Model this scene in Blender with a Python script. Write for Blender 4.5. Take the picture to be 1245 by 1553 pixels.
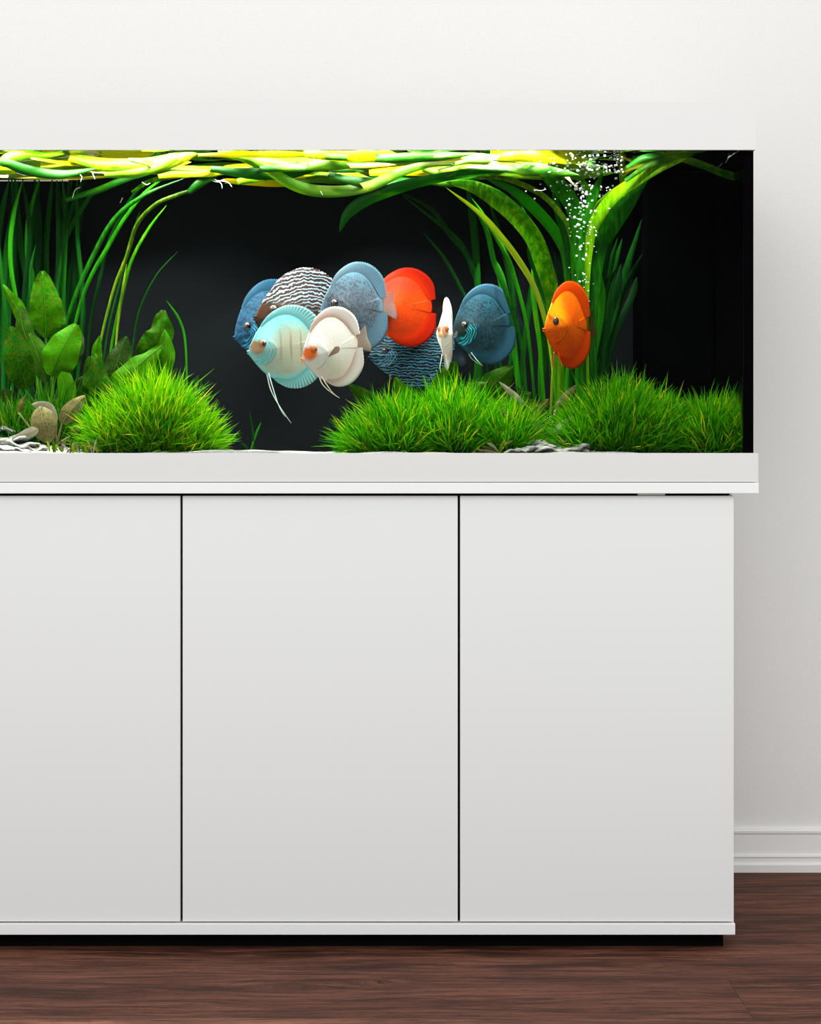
import bpy, math, random
import numpy as np
from mathutils import Vector, Matrix
for o in list(bpy.data.objects): bpy.data.objects.remove(o)
sc = bpy.context.scene
col = sc.collection
R = math.radians

# ------------------------------------------------------------------ camera, world, lights, exposure
S = 0.001065            # metres per photo pixel on the front plane of the tank (y = 0)
D = 3.65                # camera distance to that plane
CX, HY = 570.0, 645.0   # principal point in the photo
EZ = 0.849              # eye height
cam = bpy.data.cameras.new('camera'); camo = bpy.data.objects.new('camera', cam); col.objects.link(camo)
camo.location = (0, -D, EZ); camo.rotation_euler = (R(90), 0, 0)
cam.sensor_width = 36; cam.lens = 36 * (D / S) / 1553
cam.shift_x = (622.5 - CX) / 1553; cam.shift_y = -(776.5 - HY) / 1553
cam.clip_start = 0.05
sc.camera = camo
w = bpy.data.worlds.new('room_light'); sc.world = w; w.use_nodes = True
w.node_tree.nodes['Background'].inputs[0].default_value = (1.0, 0.99, 0.978, 1)
w.node_tree.nodes['Background'].inputs[1].default_value = 0.88
def area(name, loc, tgt, sx, sy, power, colr):
    l = bpy.data.lights.new(name, 'AREA'); l.shape = 'RECTANGLE'; l.size = sx; l.size_y = sy
    l.energy = power; l.color = colr
    o = bpy.data.objects.new(name, l); col.objects.link(o); o.location = loc
    o.rotation_euler = (Vector(tgt) - Vector(loc)).to_track_quat('-Z', 'Y').to_euler()
    return o
area('window_daylight', (-0.1, -4.2, 3.0), (0.1, 0.3, 0.5), 4.2, 1.8, 102, (0.93, 0.985, 1.0))
sc.view_settings.view_transform = 'Standard'; sc.view_settings.look = 'None'
sc.view_settings.exposure = 0.0; sc.view_settings.gamma = 1.0; sc.view_settings.use_curve_mapping = False

def P(px, py, d=0.0):
    k = S * (D + d) / D
    return Vector(((px - CX) * k, d, EZ + (HY - py) * k))
def X(px): return (px - CX) * S
def Z(py): return EZ + (HY - py) * S

# ------------------------------------------------------------------ node helpers
class M:
    def __init__(s, name):
        s.m = bpy.data.materials.new(name); s.m.use_nodes = True
        s.t = s.m.node_tree; s.t.nodes.clear()
        s.out = s.n('ShaderNodeOutputMaterial')
    def n(s, typ, **kw):
        nd = s.t.nodes.new(typ)
        for k, v in kw.items(): setattr(nd, k, v)
        return nd
    def put(s, sock, v):
        if v is None: return
        if isinstance(v, bpy.types.NodeSocket): s.t.links.new(v, sock)
        elif isinstance(v, (tuple, list)) and len(v) == 3 and sock.type == 'RGBA': sock.default_value = (*v, 1)
        else: sock.default_value = v
    def obj(s): return s.n('ShaderNodeTexCoord').outputs['Object']
    def gen(s): return s.n('ShaderNodeTexCoord').outputs['Generated']
    def xyz(s, v=None):
        nd = s.n('ShaderNodeSeparateXYZ'); s.put(nd.inputs[0], v if v is not None else s.obj()); return nd.outputs
    def vec(s, x, y, z):
        nd = s.n('ShaderNodeCombineXYZ')
        for i, q in enumerate((x, y, z)): s.put(nd.inputs[i], q)
        return nd.outputs[0]
    def mth(s, op, a, b=None, c=None):
        nd = s.n('ShaderNodeMath', operation=op)
        for i, v in enumerate((a, b, c)): s.put(nd.inputs[i], v)
        return nd.outputs[0]
    def mr(s, v, a, b, c=0.0, d=1.0):
        nd = s.n('ShaderNodeMapRange', interpolation_type='SMOOTHSTEP')
        for i, q in enumerate((v, a, b, c, d)): s.put(nd.inputs[i], q)
        return nd.outputs[0]
    def mix(s, f, a, b, mode='MIX'):
        nd = s.n('ShaderNodeMix', data_type='RGBA', blend_type=mode)
        s.put(nd.inputs[0], f); s.put(nd.inputs[6], a); s.put(nd.inputs[7], b); return nd.outputs[2]
    def noise(s, v, scale, detail=3.0, rough=0.55):
        nd = s.n('ShaderNodeTexNoise'); s.put(nd.inputs['Vector'], v)
        nd.inputs['Scale'].default_value = scale; nd.inputs['Detail'].default_value = detail
        nd.inputs['Roughness'].default_value = rough
        return nd.outputs[0]
    def wave(s, v, scale, direction='X', dist=0.0, det=2.0, dsc=1.0):
        nd = s.n('ShaderNodeTexWave', bands_direction=direction); s.put(nd.inputs['Vector'], v)
        nd.inputs['Scale'].default_value = scale; nd.inputs['Distortion'].default_value = dist
        nd.inputs['Detail'].default_value = det; nd.inputs['Detail Scale'].default_value = dsc
        return nd.outputs[1]
    def scale(s, v, sc3):
        nd = s.n('ShaderNodeMapping'); s.put(nd.inputs[0], v); nd.inputs['Scale'].default_value = sc3; return nd.outputs[0]
    def bump(s, h, strength=0.3, dist=0.01):
        nd = s.n('ShaderNodeBump'); s.put(nd.inputs['Height'], h)
        nd.inputs['Strength'].default_value = strength; nd.inputs['Distance'].default_value = dist; return nd.outputs[0]
    def prin(s, base, rough=0.5, spec=0.5, normal=None, **kw):
        nd = s.n('ShaderNodeBsdfPrincipled'); s.put(nd.inputs['Base Color'], base)
        s.put(nd.inputs['Roughness'], rough); nd.inputs['Specular IOR Level'].default_value = spec
        if normal is not None: s.put(nd.inputs['Normal'], normal)
        for k, v in kw.items(): s.put(nd.inputs[k.replace('_', ' ')], v)
        return nd.outputs[0]
    def shmix(s, f, a, b):
        nd = s.n('ShaderNodeMixShader'); s.put(nd.inputs[0], f); s.put(nd.inputs[1], a); s.put(nd.inputs[2], b); return nd.outputs[0]
    def done(s, sh): s.t.links.new(sh, s.out.inputs[0]); return s.m
def plain(name, base, rough=0.5, spec=0.5):
    m = M(name); return m.done(m.prin(base, rough, spec))

# ------------------------------------------------------------------ object helpers
ORG = {}
def put_obj(o, parent):
    col.objects.link(o)
    if parent is not None: o.parent = parent
    ORG[o.name] = ORG[parent.name] if parent is not None else Vector((0, 0, 0))
    return o
def thing(name, label, cat, loc, group=None):
    o = bpy.data.objects.new(name, None); o.empty_display_size = 0.03; col.objects.link(o)
    o.location = loc; ORG[o.name] = Vector(loc); o['label'] = label; o['category'] = cat
    if group: o['group'] = group
    return o
def mesh(name, V, F, mat, parent=None, smooth=False):
    V = np.asarray(V, dtype=float).reshape(-1, 3)
    if parent is not None: V = V - np.array(ORG[parent.name])
    me = bpy.data.meshes.new(name); me.from_pydata(V.tolist(), [], [list(map(int, f)) for f in F]); me.update()
    if smooth: me.polygons.foreach_set('use_smooth', [True] * len(me.polygons))
    if mat: me.materials.append(mat)
    return put_obj(bpy.data.objects.new(name, me), parent)
def tag(o, label=None, cat=None, group=None, kind=None):
    if label: o['label'] = label
    if cat: o['category'] = cat
    if group: o['group'] = group
    if kind: o['kind'] = kind
    return o
def boxvf(x0, x1, y0, y1, z0, z1, b=0):
    if b <= 0:
        V = [(x, y, z) for z in (z0, z1) for y in (y0, y1) for x in (x0, x1)]
        return V, [(0, 2, 3, 1), (4, 5, 7, 6), (0, 1, 5, 4), (2, 6, 7, 3), (0, 4, 6, 2), (1, 3, 7, 5)]
    import bmesh
    bm = bmesh.new(); bmesh.ops.create_cube(bm, size=1)
    for v in bm.verts:
        v.co = ((x0 + x1) / 2 + v.co.x * (x1 - x0), (y0 + y1) / 2 + v.co.y * (y1 - y0), (z0 + z1) / 2 + v.co.z * (z1 - z0))
    bmesh.ops.bevel(bm, geom=list(bm.edges), offset=b, segments=2, affect='EDGES', profile=0.6)
    bm.verts.index_update()
    V = [tuple(v.co) for v in bm.verts]; F = [[v.index for v in f.verts] for f in bm.faces]; bm.free()
    return V, F
def box(name, x0, x1, y0, y1, z0, z1, mat, parent=None, b=0):
    V, F = boxvf(x0, x1, y0, y1, z0, z1, b); return mesh(name, V, F, mat, parent)
def join(parts):
    V, F = [], []
    for v, f in parts:
        n = len(V); V += [tuple(q) for q in v]; F += [[i + n for i in q] for q in f]
    return V, F
def spline(pts, n):
    pts = [Vector(p) for p in pts]
    if len(pts) == 2: return [pts[0].lerp(pts[1], i / n) for i in range(n + 1)]
    P0 = [2 * pts[0] - pts[1]] + pts + [2 * pts[-1] - pts[-2]]
    m = len(pts) - 1; out = []
    for i in range(n + 1):
        u = i / n * m; k = min(int(u), m - 1); t = u - k
        a, b, c, d = P0[k:k + 4]
        out.append(0.5 * ((2 * b) + (c - a) * t + (2 * a - 5 * b + 4 * c - d) * t * t + (3 * b - a - 3 * c + d) * t ** 3))
    return out
def tube(pts, r0, r1, n=10, sides=5):
    c = spline(pts, n); V, F = [], []
    for i, p in enumerate(c):
        t = (c[min(i + 1, n)] - c[max(i - 1, 0)]).normalized()
        a = t.orthogonal().normalized() if abs(t.y) > 0.95 else t.cross(Vector((0, 1, 0))).normalized()
        b = t.cross(a); r = r0 + (r1 - r0) * i / n
        for k in range(sides):
            an = 2 * math.pi * k / sides; V.append(p + a * r * math.cos(an) + b * r * math.sin(an))
    for i in range(n):
        for k in range(sides):
            F.append((i * sides + k, i * sides + (k + 1) % sides, (i + 1) * sides + (k + 1) % sides, (i + 1) * sides + k))
    F.append(list(range(sides))[::-1]); F.append([n * sides + k for k in range(sides)])
    return V, F
def blob(c, rx, ry, rz, nu=14, nv=9, f=None):
    V, F = [], []
    for j in range(nv + 1):
        ph = -math.pi / 2 + math.pi * j / nv
        for i in range(nu):
            th = 2 * math.pi * i / nu
            q = Vector((math.cos(ph) * math.cos(th), math.cos(ph) * math.sin(th), math.sin(ph)))
            k = f(q) if f else 1
            V.append((c[0] + q.x * rx * k, c[1] + q.y * ry * k, c[2] + q.z * rz * k))
    for j in range(nv):
        for i in range(nu):
            F.append((j * nu + i, j * nu + (i + 1) % nu, (j + 1) * nu + (i + 1) % nu, (j + 1) * nu + i))
    return V, F

# ------------------------------------------------------------------ room
def wall_mat():
    m = M('white_wall_paint'); v = m.obj()
    c = m.mix(m.noise(v, 420, 2), (0.76, 0.74, 0.715), (0.88, 0.87, 0.855))
    return m.done(m.prin(c, 0.7, 0.25, m.bump(m.noise(v, 500, 2), 0.12, 0.002)))
def white_mat(name, base, rough, bs=0.03):
    m = M(name); v = m.obj()
    c = m.mix(m.noise(v, 350, 2), tuple(q * 0.985 for q in base), base)
    return m.done(m.prin(c, rough, 0.4, m.bump(m.noise(v, 300, 2), bs, 0.001)))
def wood_mat():
    m = M('dark_walnut_plank'); oi = m.n('ShaderNodeObjectInfo'); rnd = oi.outputs['Random']
    v = m.n('ShaderNodeVectorMath', operation='ADD'); m.put(v.inputs[0], m.obj())
    m.put(v.inputs[1], m.vec(m.mth('MULTIPLY', rnd, 31.0), m.mth('MULTIPLY', rnd, 17.0), 0.0)); v = v.outputs[0]
    wob = m.noise(m.scale(v, (1.3, 5, 1)), 1.5, 2)
    v2 = m.n('ShaderNodeVectorMath', operation='ADD'); m.put(v2.inputs[0], v); m.put(v2.inputs[1], m.vec(0.0, m.mth('MULTIPLY', wob, 0.10), 0.0)); v2 = v2.outputs[0]
    big = m.noise(m.scale(v2, (1.1, 5.5, 1)), 2.2, 5, 0.6)
    fine = m.noise(m.scale(v2, (1.5, 24, 1)), 3.0, 6, 0.75)
    pore = m.noise(m.scale(v2, (9, 75, 1)), 3.0, 4, 0.8)
    c = m.mix(m.mr(big, 0.34, 0.66), (0.052, 0.020, 0.013), (0.150, 0.058, 0.036))
    c = m.mix(m.mr(fine, 0.48, 0.66, 0, .8), c, (0.22, 0.092, 0.060))
    c = m.mix(m.mr(fine, 0.48, 0.38, 0, 0.8), c, (0.026, 0.010, 0.007))
    c = m.mix(m.mr(pore, 0.52, 0.64, 0, 0.7), c, (0.03, 0.013, 0.009))
    c = m.mix(m.mr(rnd, 0, 1, 0.0, 0.2), c, (0.03, 0.016, 0.012))
    return m.done(m.prin(c, m.mr(fine, 0.3, 0.7, 0.55, 0.75), 0.07, m.bump(fine, 0.15, 0.002)))
WALL, WOOD = wall_mat(), wood_mat()
WD = 0.66
XL, XR = -1.9, 1.75
tag(box('wall_back', XL, XR, WD, WD + 0.12, 0, 2.3, WALL), kind='structure')
fl = tag(box('floor', XL, XR, -1.5, WD + 0.12, -0.03, -0.0075, plain('floor_underlay', (0.012, 0.008, 0.006), 0.9)), kind='structure')
rng = random.Random(5)
PL = 1.75
row, y1 = 0, 4.157 - D + 0.23
while y1 > -1.4:
    y0 = y1 - 0.23
    x = -0.80 - PL + rng.uniform(-0.1, 0.08)
    joints = []
    if row == 4: x = P(1103, 645, -0.18).x - 2 * PL
    while x < XR:
        a, b = max(x, XL), min(x + PL, XR)
        if b - a > 0.02:
            p = box('plank', a + 0.0002, b - 0.0002, y0 + 0.0002, min(y1, WD + 0.1) - 0.0002, -0.0075, 0.0, WOOD, fl, b=0.0004)
        x += PL
    y1 = y0; row += 1
TRIM = white_mat('baseboard_paint', (0.86, 0.845, 0.82), 0.4)
prof = [(0.0, 0.0), (0.021, 0.0), (0.021, 0.014), (0.0195, 0.0165), (0.015, 0.018), (0.015, 0.026), (0.017, 0.029), (0.016, 0.0325),
        (0.012, 0.034), (0.0105, 0.070), (0.0125, 0.0735), (0.0125, 0.0775), (0.010, 0.080), (0.0, 0.080)]
V = [(x, WD - a, z) for x in (XL, XR) for a, z in prof]; n = len(prof)
F = [(i, (i + 1) % n, n + (i + 1) % n, n + i) for i in range(n)] + [list(range(n))[::-1], list(range(n, 2 * n))]
tag(mesh('baseboard_back', V, F, TRIM), kind='structure')

# ------------------------------------------------------------------ cabinet
CAB = white_mat('white_lacquer_board', (0.80, 0.808, 0.806), 0.32)
CAB2 = white_mat('white_lacquer_edge', (0.86, 0.865, 0.86), 0.32)
DARK = plain('shadow_gap_black', (0.006, 0.0055, 0.0055), 0.8, 0.0)
HOODM = white_mat('white_hood_plastic', (0.725, 0.712, 0.698), 0.42)
CL, CR = X(-566), X(1113)
cab = thing('aquarium_cabinet', 'long white handleless cabinet under the aquarium with flush doors on recessed black plinth', 'cabinet', (X(273), 0.27, 0))
box('body', CL + 0.004, CR - 0.004, 0.022, 0.55, Z(1399), Z(748), DARK, cab)
box('side_panel', CR - 0.004, CR, 0.0215, 0.55, Z(1399), Z(748.6), CAB, cab)
box('side_panel', CL, CL + 0.004, 0.0215, 0.55, Z(1399), Z(748.6), CAB, cab)
box('plinth', CL + 0.02, CR - 0.012, 0.035, 0.5, 0, Z(1417), DARK, cab)
box('base_board', X(-567), X(1114.5), -0.004, 0.55, Z(1417), Z(1400), CAB2, cab, b=0.0012)
box('top_board', X(-600), X(1148.5), -0.014, 0.57, Z(748), Z(731.6), CAB2, cab, b=0.001)
for k in range(4):
    x0 = X(-566 + 421 * k + (0 if k == 0 else -1.0)) + 0.0019; x1 = X(-566 + 421 * (k + 1) - 1.0) - 0.0019
    if k == 3: x1 = CR
    box('door', x0, x1, 0.001, 0.0205, Z(1398), Z(752), CAB, cab, b=0.0012)
box('door_stop', X(968), X(1009), 0.004, 0.021, Z(751.5), Z(748.2), white_mat('grey_plastic', (0.55, 0.54, 0.52), 0.5), cab)

# ------------------------------------------------------------------ aquarium
SEAM = plain('black_silicone', (0.002, 0.002, 0.0025), 0.7, 0.0)
TB = 0.46           # clear depth of the water in front of the dark background panel
TR = X(1128); TL = X(-580)
def glass_mat():
    m = M('clear_glass'); f = m.n('ShaderNodeFresnel'); f.inputs[0].default_value = 1.06
    g = m.n('ShaderNodeBsdfGlossy'); g.inputs['Roughness'].default_value = 0.02
    t = m.n('ShaderNodeBsdfTransparent'); t.inputs[0].default_value = (0.86, 0.88, 0.87, 1)
    return m.done(m.shmix(f.outputs[0], t.outputs[0], g.outputs[0]))
def back_mat():
    m = M('dark_background_film'); v = m.obj()
    c = m.mix(m.noise(v, 260, 3, 0.7), (0.0018, 0.0024, 0.0032), (0.007, 0.0088, 0.011))
    c = m.mix(m.mr(m.noise(m.scale(v, (900, 900, 900)), 1, 2), 0.72, 0.8), c, (0.03, 0.033, 0.04))
    return m.done(m.prin(c, 0.7, 0.03))
GLASS = glass_mat()
aq = thing('aquarium', 'long white framed glass aquarium with lit planted water and dark background', 'aquarium', (X(273), 0.27, Z(731)))
box('base_frame', X(-600), X(1148), -0.012, 0.56, Z(730.6), Z(700), HOODM, aq)
# frame rim that hides the edge of the substrate
V, F = join([boxvf(X(-600), X(1148), -0.012, -0.004, Z(700), Z(687), 0), boxvf(X(1142.5), X(1148), -0.004, 0.56, Z(700), Z(690), 0),
             boxvf(X(-600), X(-594), -0.004, 0.56, Z(700), Z(690), 0)])
mesh('frame_rim', V, F, HOODM, aq)
hz0, hz1 = Z(228.5), Z(156)
V, F = join([boxvf(X(-596), X(1144.5), -0.012, -0.004, hz0, hz1), boxvf(X(-596), X(1144.5), -0.004, 0.57, hz1 - 0.006, hz1),
             boxvf(X(1139), X(1144.5), -0.004, 0.57, hz0, hz1 - 0.006), boxvf(X(-596), X(-590.5), -0.004, 0.57, hz0, hz1 - 0.006),
             boxvf(X(-590.5), X(1139), 0.56, 0.57, hz0, hz1 - 0.006)])
hood = mesh('hood', V, F, HOODM, aq)
LAMP = M('lit_lamp_tube'); e = LAMP.n('ShaderNodeEmission'); e.inputs[0].default_value = (1, 0.98, 0.9, 1); e.inputs[1].default_value = 3.0
LAMP = LAMP.done(e.outputs[0])
for d in (0.05, 0.24):
    V, F = tube([(TL + 0.05, d, Z(196)), (X(1040), d, Z(196))], 0.008, 0.008, 2, 10); tb = mesh('lamp_tube', V, F, LAMP, hood)
    cx = (TL + X(1000)) / 2
    l = area('lamp_light', (cx, d, Z(206)), (cx, d, 0), X(1000) - TL - 0.05, 0.03, 33 if d < 0.2 else 36, (1.0, 0.985, 0.9))
    l.rotation_euler = (0, 0, 0)
box('front_pane', X(-594), X(1142), -0.0035, 0.0, Z(700), Z(222), GLASS, aq)
box('back_pane', TL, TR, TB, TB + 0.008, Z(700), Z(222), back_mat(), aq)
def mirror_mat():
    m = M('dark_side_pane_film'); g = m.n('ShaderNodeBsdfGlossy'); g.inputs['Roughness'].default_value = 0.015
    g.inputs[0].default_value = (0.5, 0.52, 0.5, 1)
    return m.done(m.shmix(0.45, m.prin((0.001, 0.001, 0.0012), 0.5, 0.0), g.outputs[0]))
box('side_pane', TR, TR + 0.006, 0.013, TB, Z(700), Z(222), mirror_mat(), aq)
box('side_pane', TL - 0.006, TL, 0.013, TB, Z(700), Z(222), mirror_mat(), aq)
box('corner_seam', X(1128), X(1142), 0.0, 0.013, Z(700), Z(228.7), SEAM, aq)
box('corner_seam', X(-594), X(-580), 0.0, 0.013, Z(700), Z(228.7), SEAM, aq)
box('rear_housing', X(-590), X(1139), TB + 0.008, 0.555, Z(700), Z(229), SEAM, aq)
box('side_skin', TR + 0.006, X(1142), 0.013, TB + 0.008, Z(700), Z(229), SEAM, aq)
box('waterline_glint', P(-600, 0, TB - 0.005).x, P(105, 0, TB - 0.005).x, TB - 0.003, TB, P(0, 275.0, TB).z, P(0, 273.2, TB).z, plain('painted_white_glint', (0.9, 0.9, 0.9), 0.4), aq)  # added thin white bar, painting the lamp's reflection along the back waterline

# water: wavy upper surface, total reflection seen from below
def water_mat():
    m = M('water_surface'); v = m.obj()
    h = m.noise(m.scale(v, (1, 1.6, 1)), 30, 2, 0.5)
    bn = m.bump(h, 0.05, 0.01)
    f = m.n('ShaderNodeFresnel'); f.inputs[0].default_value = 1.33; m.put(f.inputs['Normal'], bn)
    g = m.n('ShaderNodeBsdfGlossy'); g.inputs['Roughness'].default_value = 0.01; m.put(g.inputs['Normal'], bn)
    g.inputs[0].default_value = (0.95, 0.97, 0.95, 1)
    t = m.n('ShaderNodeBsdfTransparent')
    return m.done(m.shmix(f.outputs[0], t.outputs[0], g.outputs[0]))
WZ = Z(223)
nx, ny = 260, 60; V, F = [], []
for j in range(ny + 1):
    for i in range(nx + 1):
        x = TL + 0.001 + (TR - TL - 0.002) * i / nx; y = 0.0015 + (TB - 0.004) * j / ny
        V.append((x, y, WZ + 0.0016 * (math.sin(x * 41 + y * 23) + math.sin(x * 17 - y * 61) + 0.6 * math.sin(x * 83 + y * 97))))
for j in range(ny):
    for i in range(nx):
        a = j * (nx + 1) + i; F.append((a, a + 1, a + nx + 2, a + nx + 1))
tag(mesh('aquarium_water', V, F, water_mat(), None, True), 'rippling water surface under the white aquarium hood', 'water')

# internal filter in the right rear corner
def filt_mat():
    m = M('black_filter_plastic'); v = m.obj()
    c = m.mix(m.noise(v, 300, 2), (0.0004, 0.0004, 0.0005), (0.0012, 0.0013, 0.0016))
    return m.done(m.prin(c, 0.6, 0.0))
FM = filt_mat()
FX = P(975, 0, 0.30).x
ff = thing('internal_filter', 'tall black box filter in the corner of the tank behind the grass', 'filter', (FX + 0.06, 0.38, Z(700)))
V, F = boxvf(FX, TR - 0.002, 0.30, TB - 0.001, Z(700), Z(232), 0.006); mesh('housing', V, F, FM, ff)
box('lid', FX - 0.002, TR - 0.002, 0.297, TB - 0.001, Z(231.9), Z(228), FM, ff)

# substrate
def sand_h(x, y):
    px = CX + x / S
    h = Z(687.2) + 0.0015 * math.sin(x * 19 + 1) * math.cos(y * 14) + 0.0008 * math.sin(x * 67 + y * 31)
    h += 0.006 * max(0, 1 - abs(px - 380) / 120) * max(0, 1 - y / 0.25)
    h -= 0.005 * min(1, max(0, (y - 0.1) / 0.3))
    h += 0.020 * max(0, 1 - max(0, px - 20) / 110) * min(1, y / 0.1)
    h += 0.010 * max(0, 1 - abs(px - 840) / 80) * min(1, y / 0.08)
    return h
sm = M('white_sand'); v = sm.obj()
sm = sm.done(sm.prin(sm.mix(sm.noise(v, 700, 2), (0.22, 0.22, 0.205), (0.46, 0.46, 0.44)), 0.85, 0.2, sm.bump(sm.noise(v, 600, 2), 0.5, 0.002)))
nx, ny = 220, 40; V, F = [], []
for j in range(ny + 1):
    for i in range(nx + 1):
        x = TL + (TR - TL) * i / nx; y = 0.0005 + (TB - 0.001) * j / ny; V.append((x, y, sand_h(x, y)))
for j in range(ny):
    for i in range(nx):
        a = j * (nx + 1) + i; F.append((a, a + 1, a + nx + 2, a + nx + 1))
m0 = len(V)
V += [(TL, 0.0005, Z(700)), (TR, 0.0005, Z(700)), (TR, TB - 0.0005, Z(700)), (TL, TB - 0.0005, Z(700))]
F.append([m0, m0 + 1] + [nx - i for i in range(nx + 1)])
tag(mesh('sand_bed', V, F, sm, None, True), 'white sand covering the aquarium floor', 'sand', kind='stuff')

# ------------------------------------------------------------------ plants
def leaf_mat(name, lo, hi, trans=0.35, gloss=0.4, nscale=40,  rnd=True, veins=False, spots=None, stretch=(1, 1, 1)):
    m = M(name); v = m.obj(); oi = m.n('ShaderNodeObjectInfo').outputs['Random']
    lo, hi = tuple(q * 0.7 for q in lo), tuple(q * 0.8 for q in hi); gloss *= 0.35
    f = m.noise(m.scale(v, stretch), nscale, 4, 0.65)
    if rnd: f = m.mth('ADD', m.mth('MULTIPLY', f, 0.65), m.mth('MULTIPLY', oi, 0.4))
    c = m.mix(m.mr(f, 0.38, 0.68), lo, hi)
    if spots: c = m.mix(m.mr(m.noise(v, nscale * 2.6, 3, 0.7), 0.46, 0.60, 0, 0.55), c, spots)
    b = m.bump(m.noise(v, nscale * 2.2, 3), 0.35, 0.003)
    p = m.prin(c, 0.4, gloss, b)
    t = m.n('ShaderNodeBsdfTranslucent'); m.put(t.inputs[0], c)
    return m.done(m.shmix(trans, p, t.outputs[0]))
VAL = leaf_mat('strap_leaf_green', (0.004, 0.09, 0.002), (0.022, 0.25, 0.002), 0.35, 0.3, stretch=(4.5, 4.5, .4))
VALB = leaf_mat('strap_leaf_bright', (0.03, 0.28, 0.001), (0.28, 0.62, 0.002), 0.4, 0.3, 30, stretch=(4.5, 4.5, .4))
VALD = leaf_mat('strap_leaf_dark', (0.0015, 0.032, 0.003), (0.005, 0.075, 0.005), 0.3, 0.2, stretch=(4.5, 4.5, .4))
VALY = leaf_mat('strap_leaf_yellow', (0.10, 0.26, 0.004), (0.40, 0.52, 0.02), 0.4, 0.3, stretch=(4.5, 4.5, .4))
FLO = leaf_mat('floating_leaf_lime', (0.12, 0.36, 0.001), (0.95, 0.86, 0.002), 0.5, 0.5, 22, stretch=(.6, 2, 2))
FLG = leaf_mat('floating_leaf_green', (0.008, 0.14, 0.001), (0.20, 0.45, 0.002), 0.45, 0.4, 30, stretch=(.6, 2, 2))
FLW = leaf_mat('floating_leaf_pale', (0.7, 0.68, 0.05), (1.0, 1.0, 0.7), 0.4, 0.6, 22, stretch=(.6, 2, 2))
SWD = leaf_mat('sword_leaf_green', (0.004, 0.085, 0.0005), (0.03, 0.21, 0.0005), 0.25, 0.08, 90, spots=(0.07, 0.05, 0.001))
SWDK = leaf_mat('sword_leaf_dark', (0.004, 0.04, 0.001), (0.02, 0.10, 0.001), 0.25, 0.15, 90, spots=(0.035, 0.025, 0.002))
CRY = leaf_mat('olive_brown_leaf', (0.10, 0.09, 0.012), (0.26, 0.21, 0.09), 0.2, 0.2, 80, spots=(0.07, 0.10, 0.006))
CRP = leaf_mat('pale_underside_leaf', (0.26, 0.23, 0.13), (0.55, 0.50, 0.38), 0.25, 0.4, 60)
RIB = leaf_mat('leaf_midrib', (0.015, 0.11, 0.001), (0.05, 0.20, 0.002), 0.2, 0.3)
RIBP = plain('pale_midrib', (0.22, 0.20, 0.09), 0.6, 0.1)
ROOT = plain('white_root', (0.85, 0.86, 0.78), 0.5)

def strap(path, width, tw=(0.0, 0.0), n=None, base=0.55, fold=0.14, wob=0.0, seed=0):
    """ribbon leaf; path of (px, py, depth), width in metres, tw = twist about its own axis from root to tip"""
    pts = [P(*p) for p in path]; n = n or 7 * (len(pts) - 1)
    c = spline(pts, n); V, F = [], []
    rg = random.Random(seed); ph = rg.uniform(0, 6)
    for i, p in enumerate(c):
        u = i / n
        t = (c[min(i + 1, n)] - c[max(i - 1, 0)]).normalized()
        sd = t.cross(Vector((0, 1, 0)))
        sd = sd.normalized() if sd.length > 1e-3 else Vector((1, 0, 0))
        nr = sd.cross(t).normalized()
        a = tw[0] + (tw[1] - tw[0]) * u + wob * math.sin(ph + u * 9)
        s2 = sd * math.cos(a) + nr * math.sin(a); n2 = nr * math.cos(a) - sd * math.sin(a)
        wv = width * (base + (1 - base) * min(1, u * 2.2)) * min(1.0, ((1 - u) * 4.0) ** 0.65 if u < 1 else 0.0)
        wv = max(wv, 0.0004)
        V += [p - s2 * wv / 2, p + n2 * wv * fold, p + s2 * wv / 2]
        V += [p - s2 * wv / 2 - n2 * 0.0004, p + n2 * (wv * fold - 0.0006), p + s2 * wv / 2 - n2 * 0.0004]
    for i in range(n):
        a, b = i * 6, i * 6 + 6
        F += [(a, a + 1, b + 1, b), (a + 1, a + 2, b + 2, b + 1), (a + 3, b + 3, b + 4, a + 4), (a + 4, b + 4, b + 5, a + 5),
              (a, b, b + 3, a + 3), (a + 2, a + 5, b + 5, b + 2)]
    return V, F
def vals(name, label, leaves, base, group=None, cat='plant', crown=True):
    """leaves: list of (path, width_px, material, twist)"""
    t = thing(name, label, cat, base, group)
    for k, (path, wpx, mt, tw) in enumerate(leaves):
        V, F = strap(path, wpx * S * 1.1, tw, wob=0.12, seed=k + len(label))
        mesh('leaf', V, F, mt, t, True)
    if crown:
        V, F = blob(base + Vector((0, 0, 0.004)), 0.012, 0.012, 0.014, 10, 6); mesh('crown', V, F, VALD, t, True)
    return t
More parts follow.
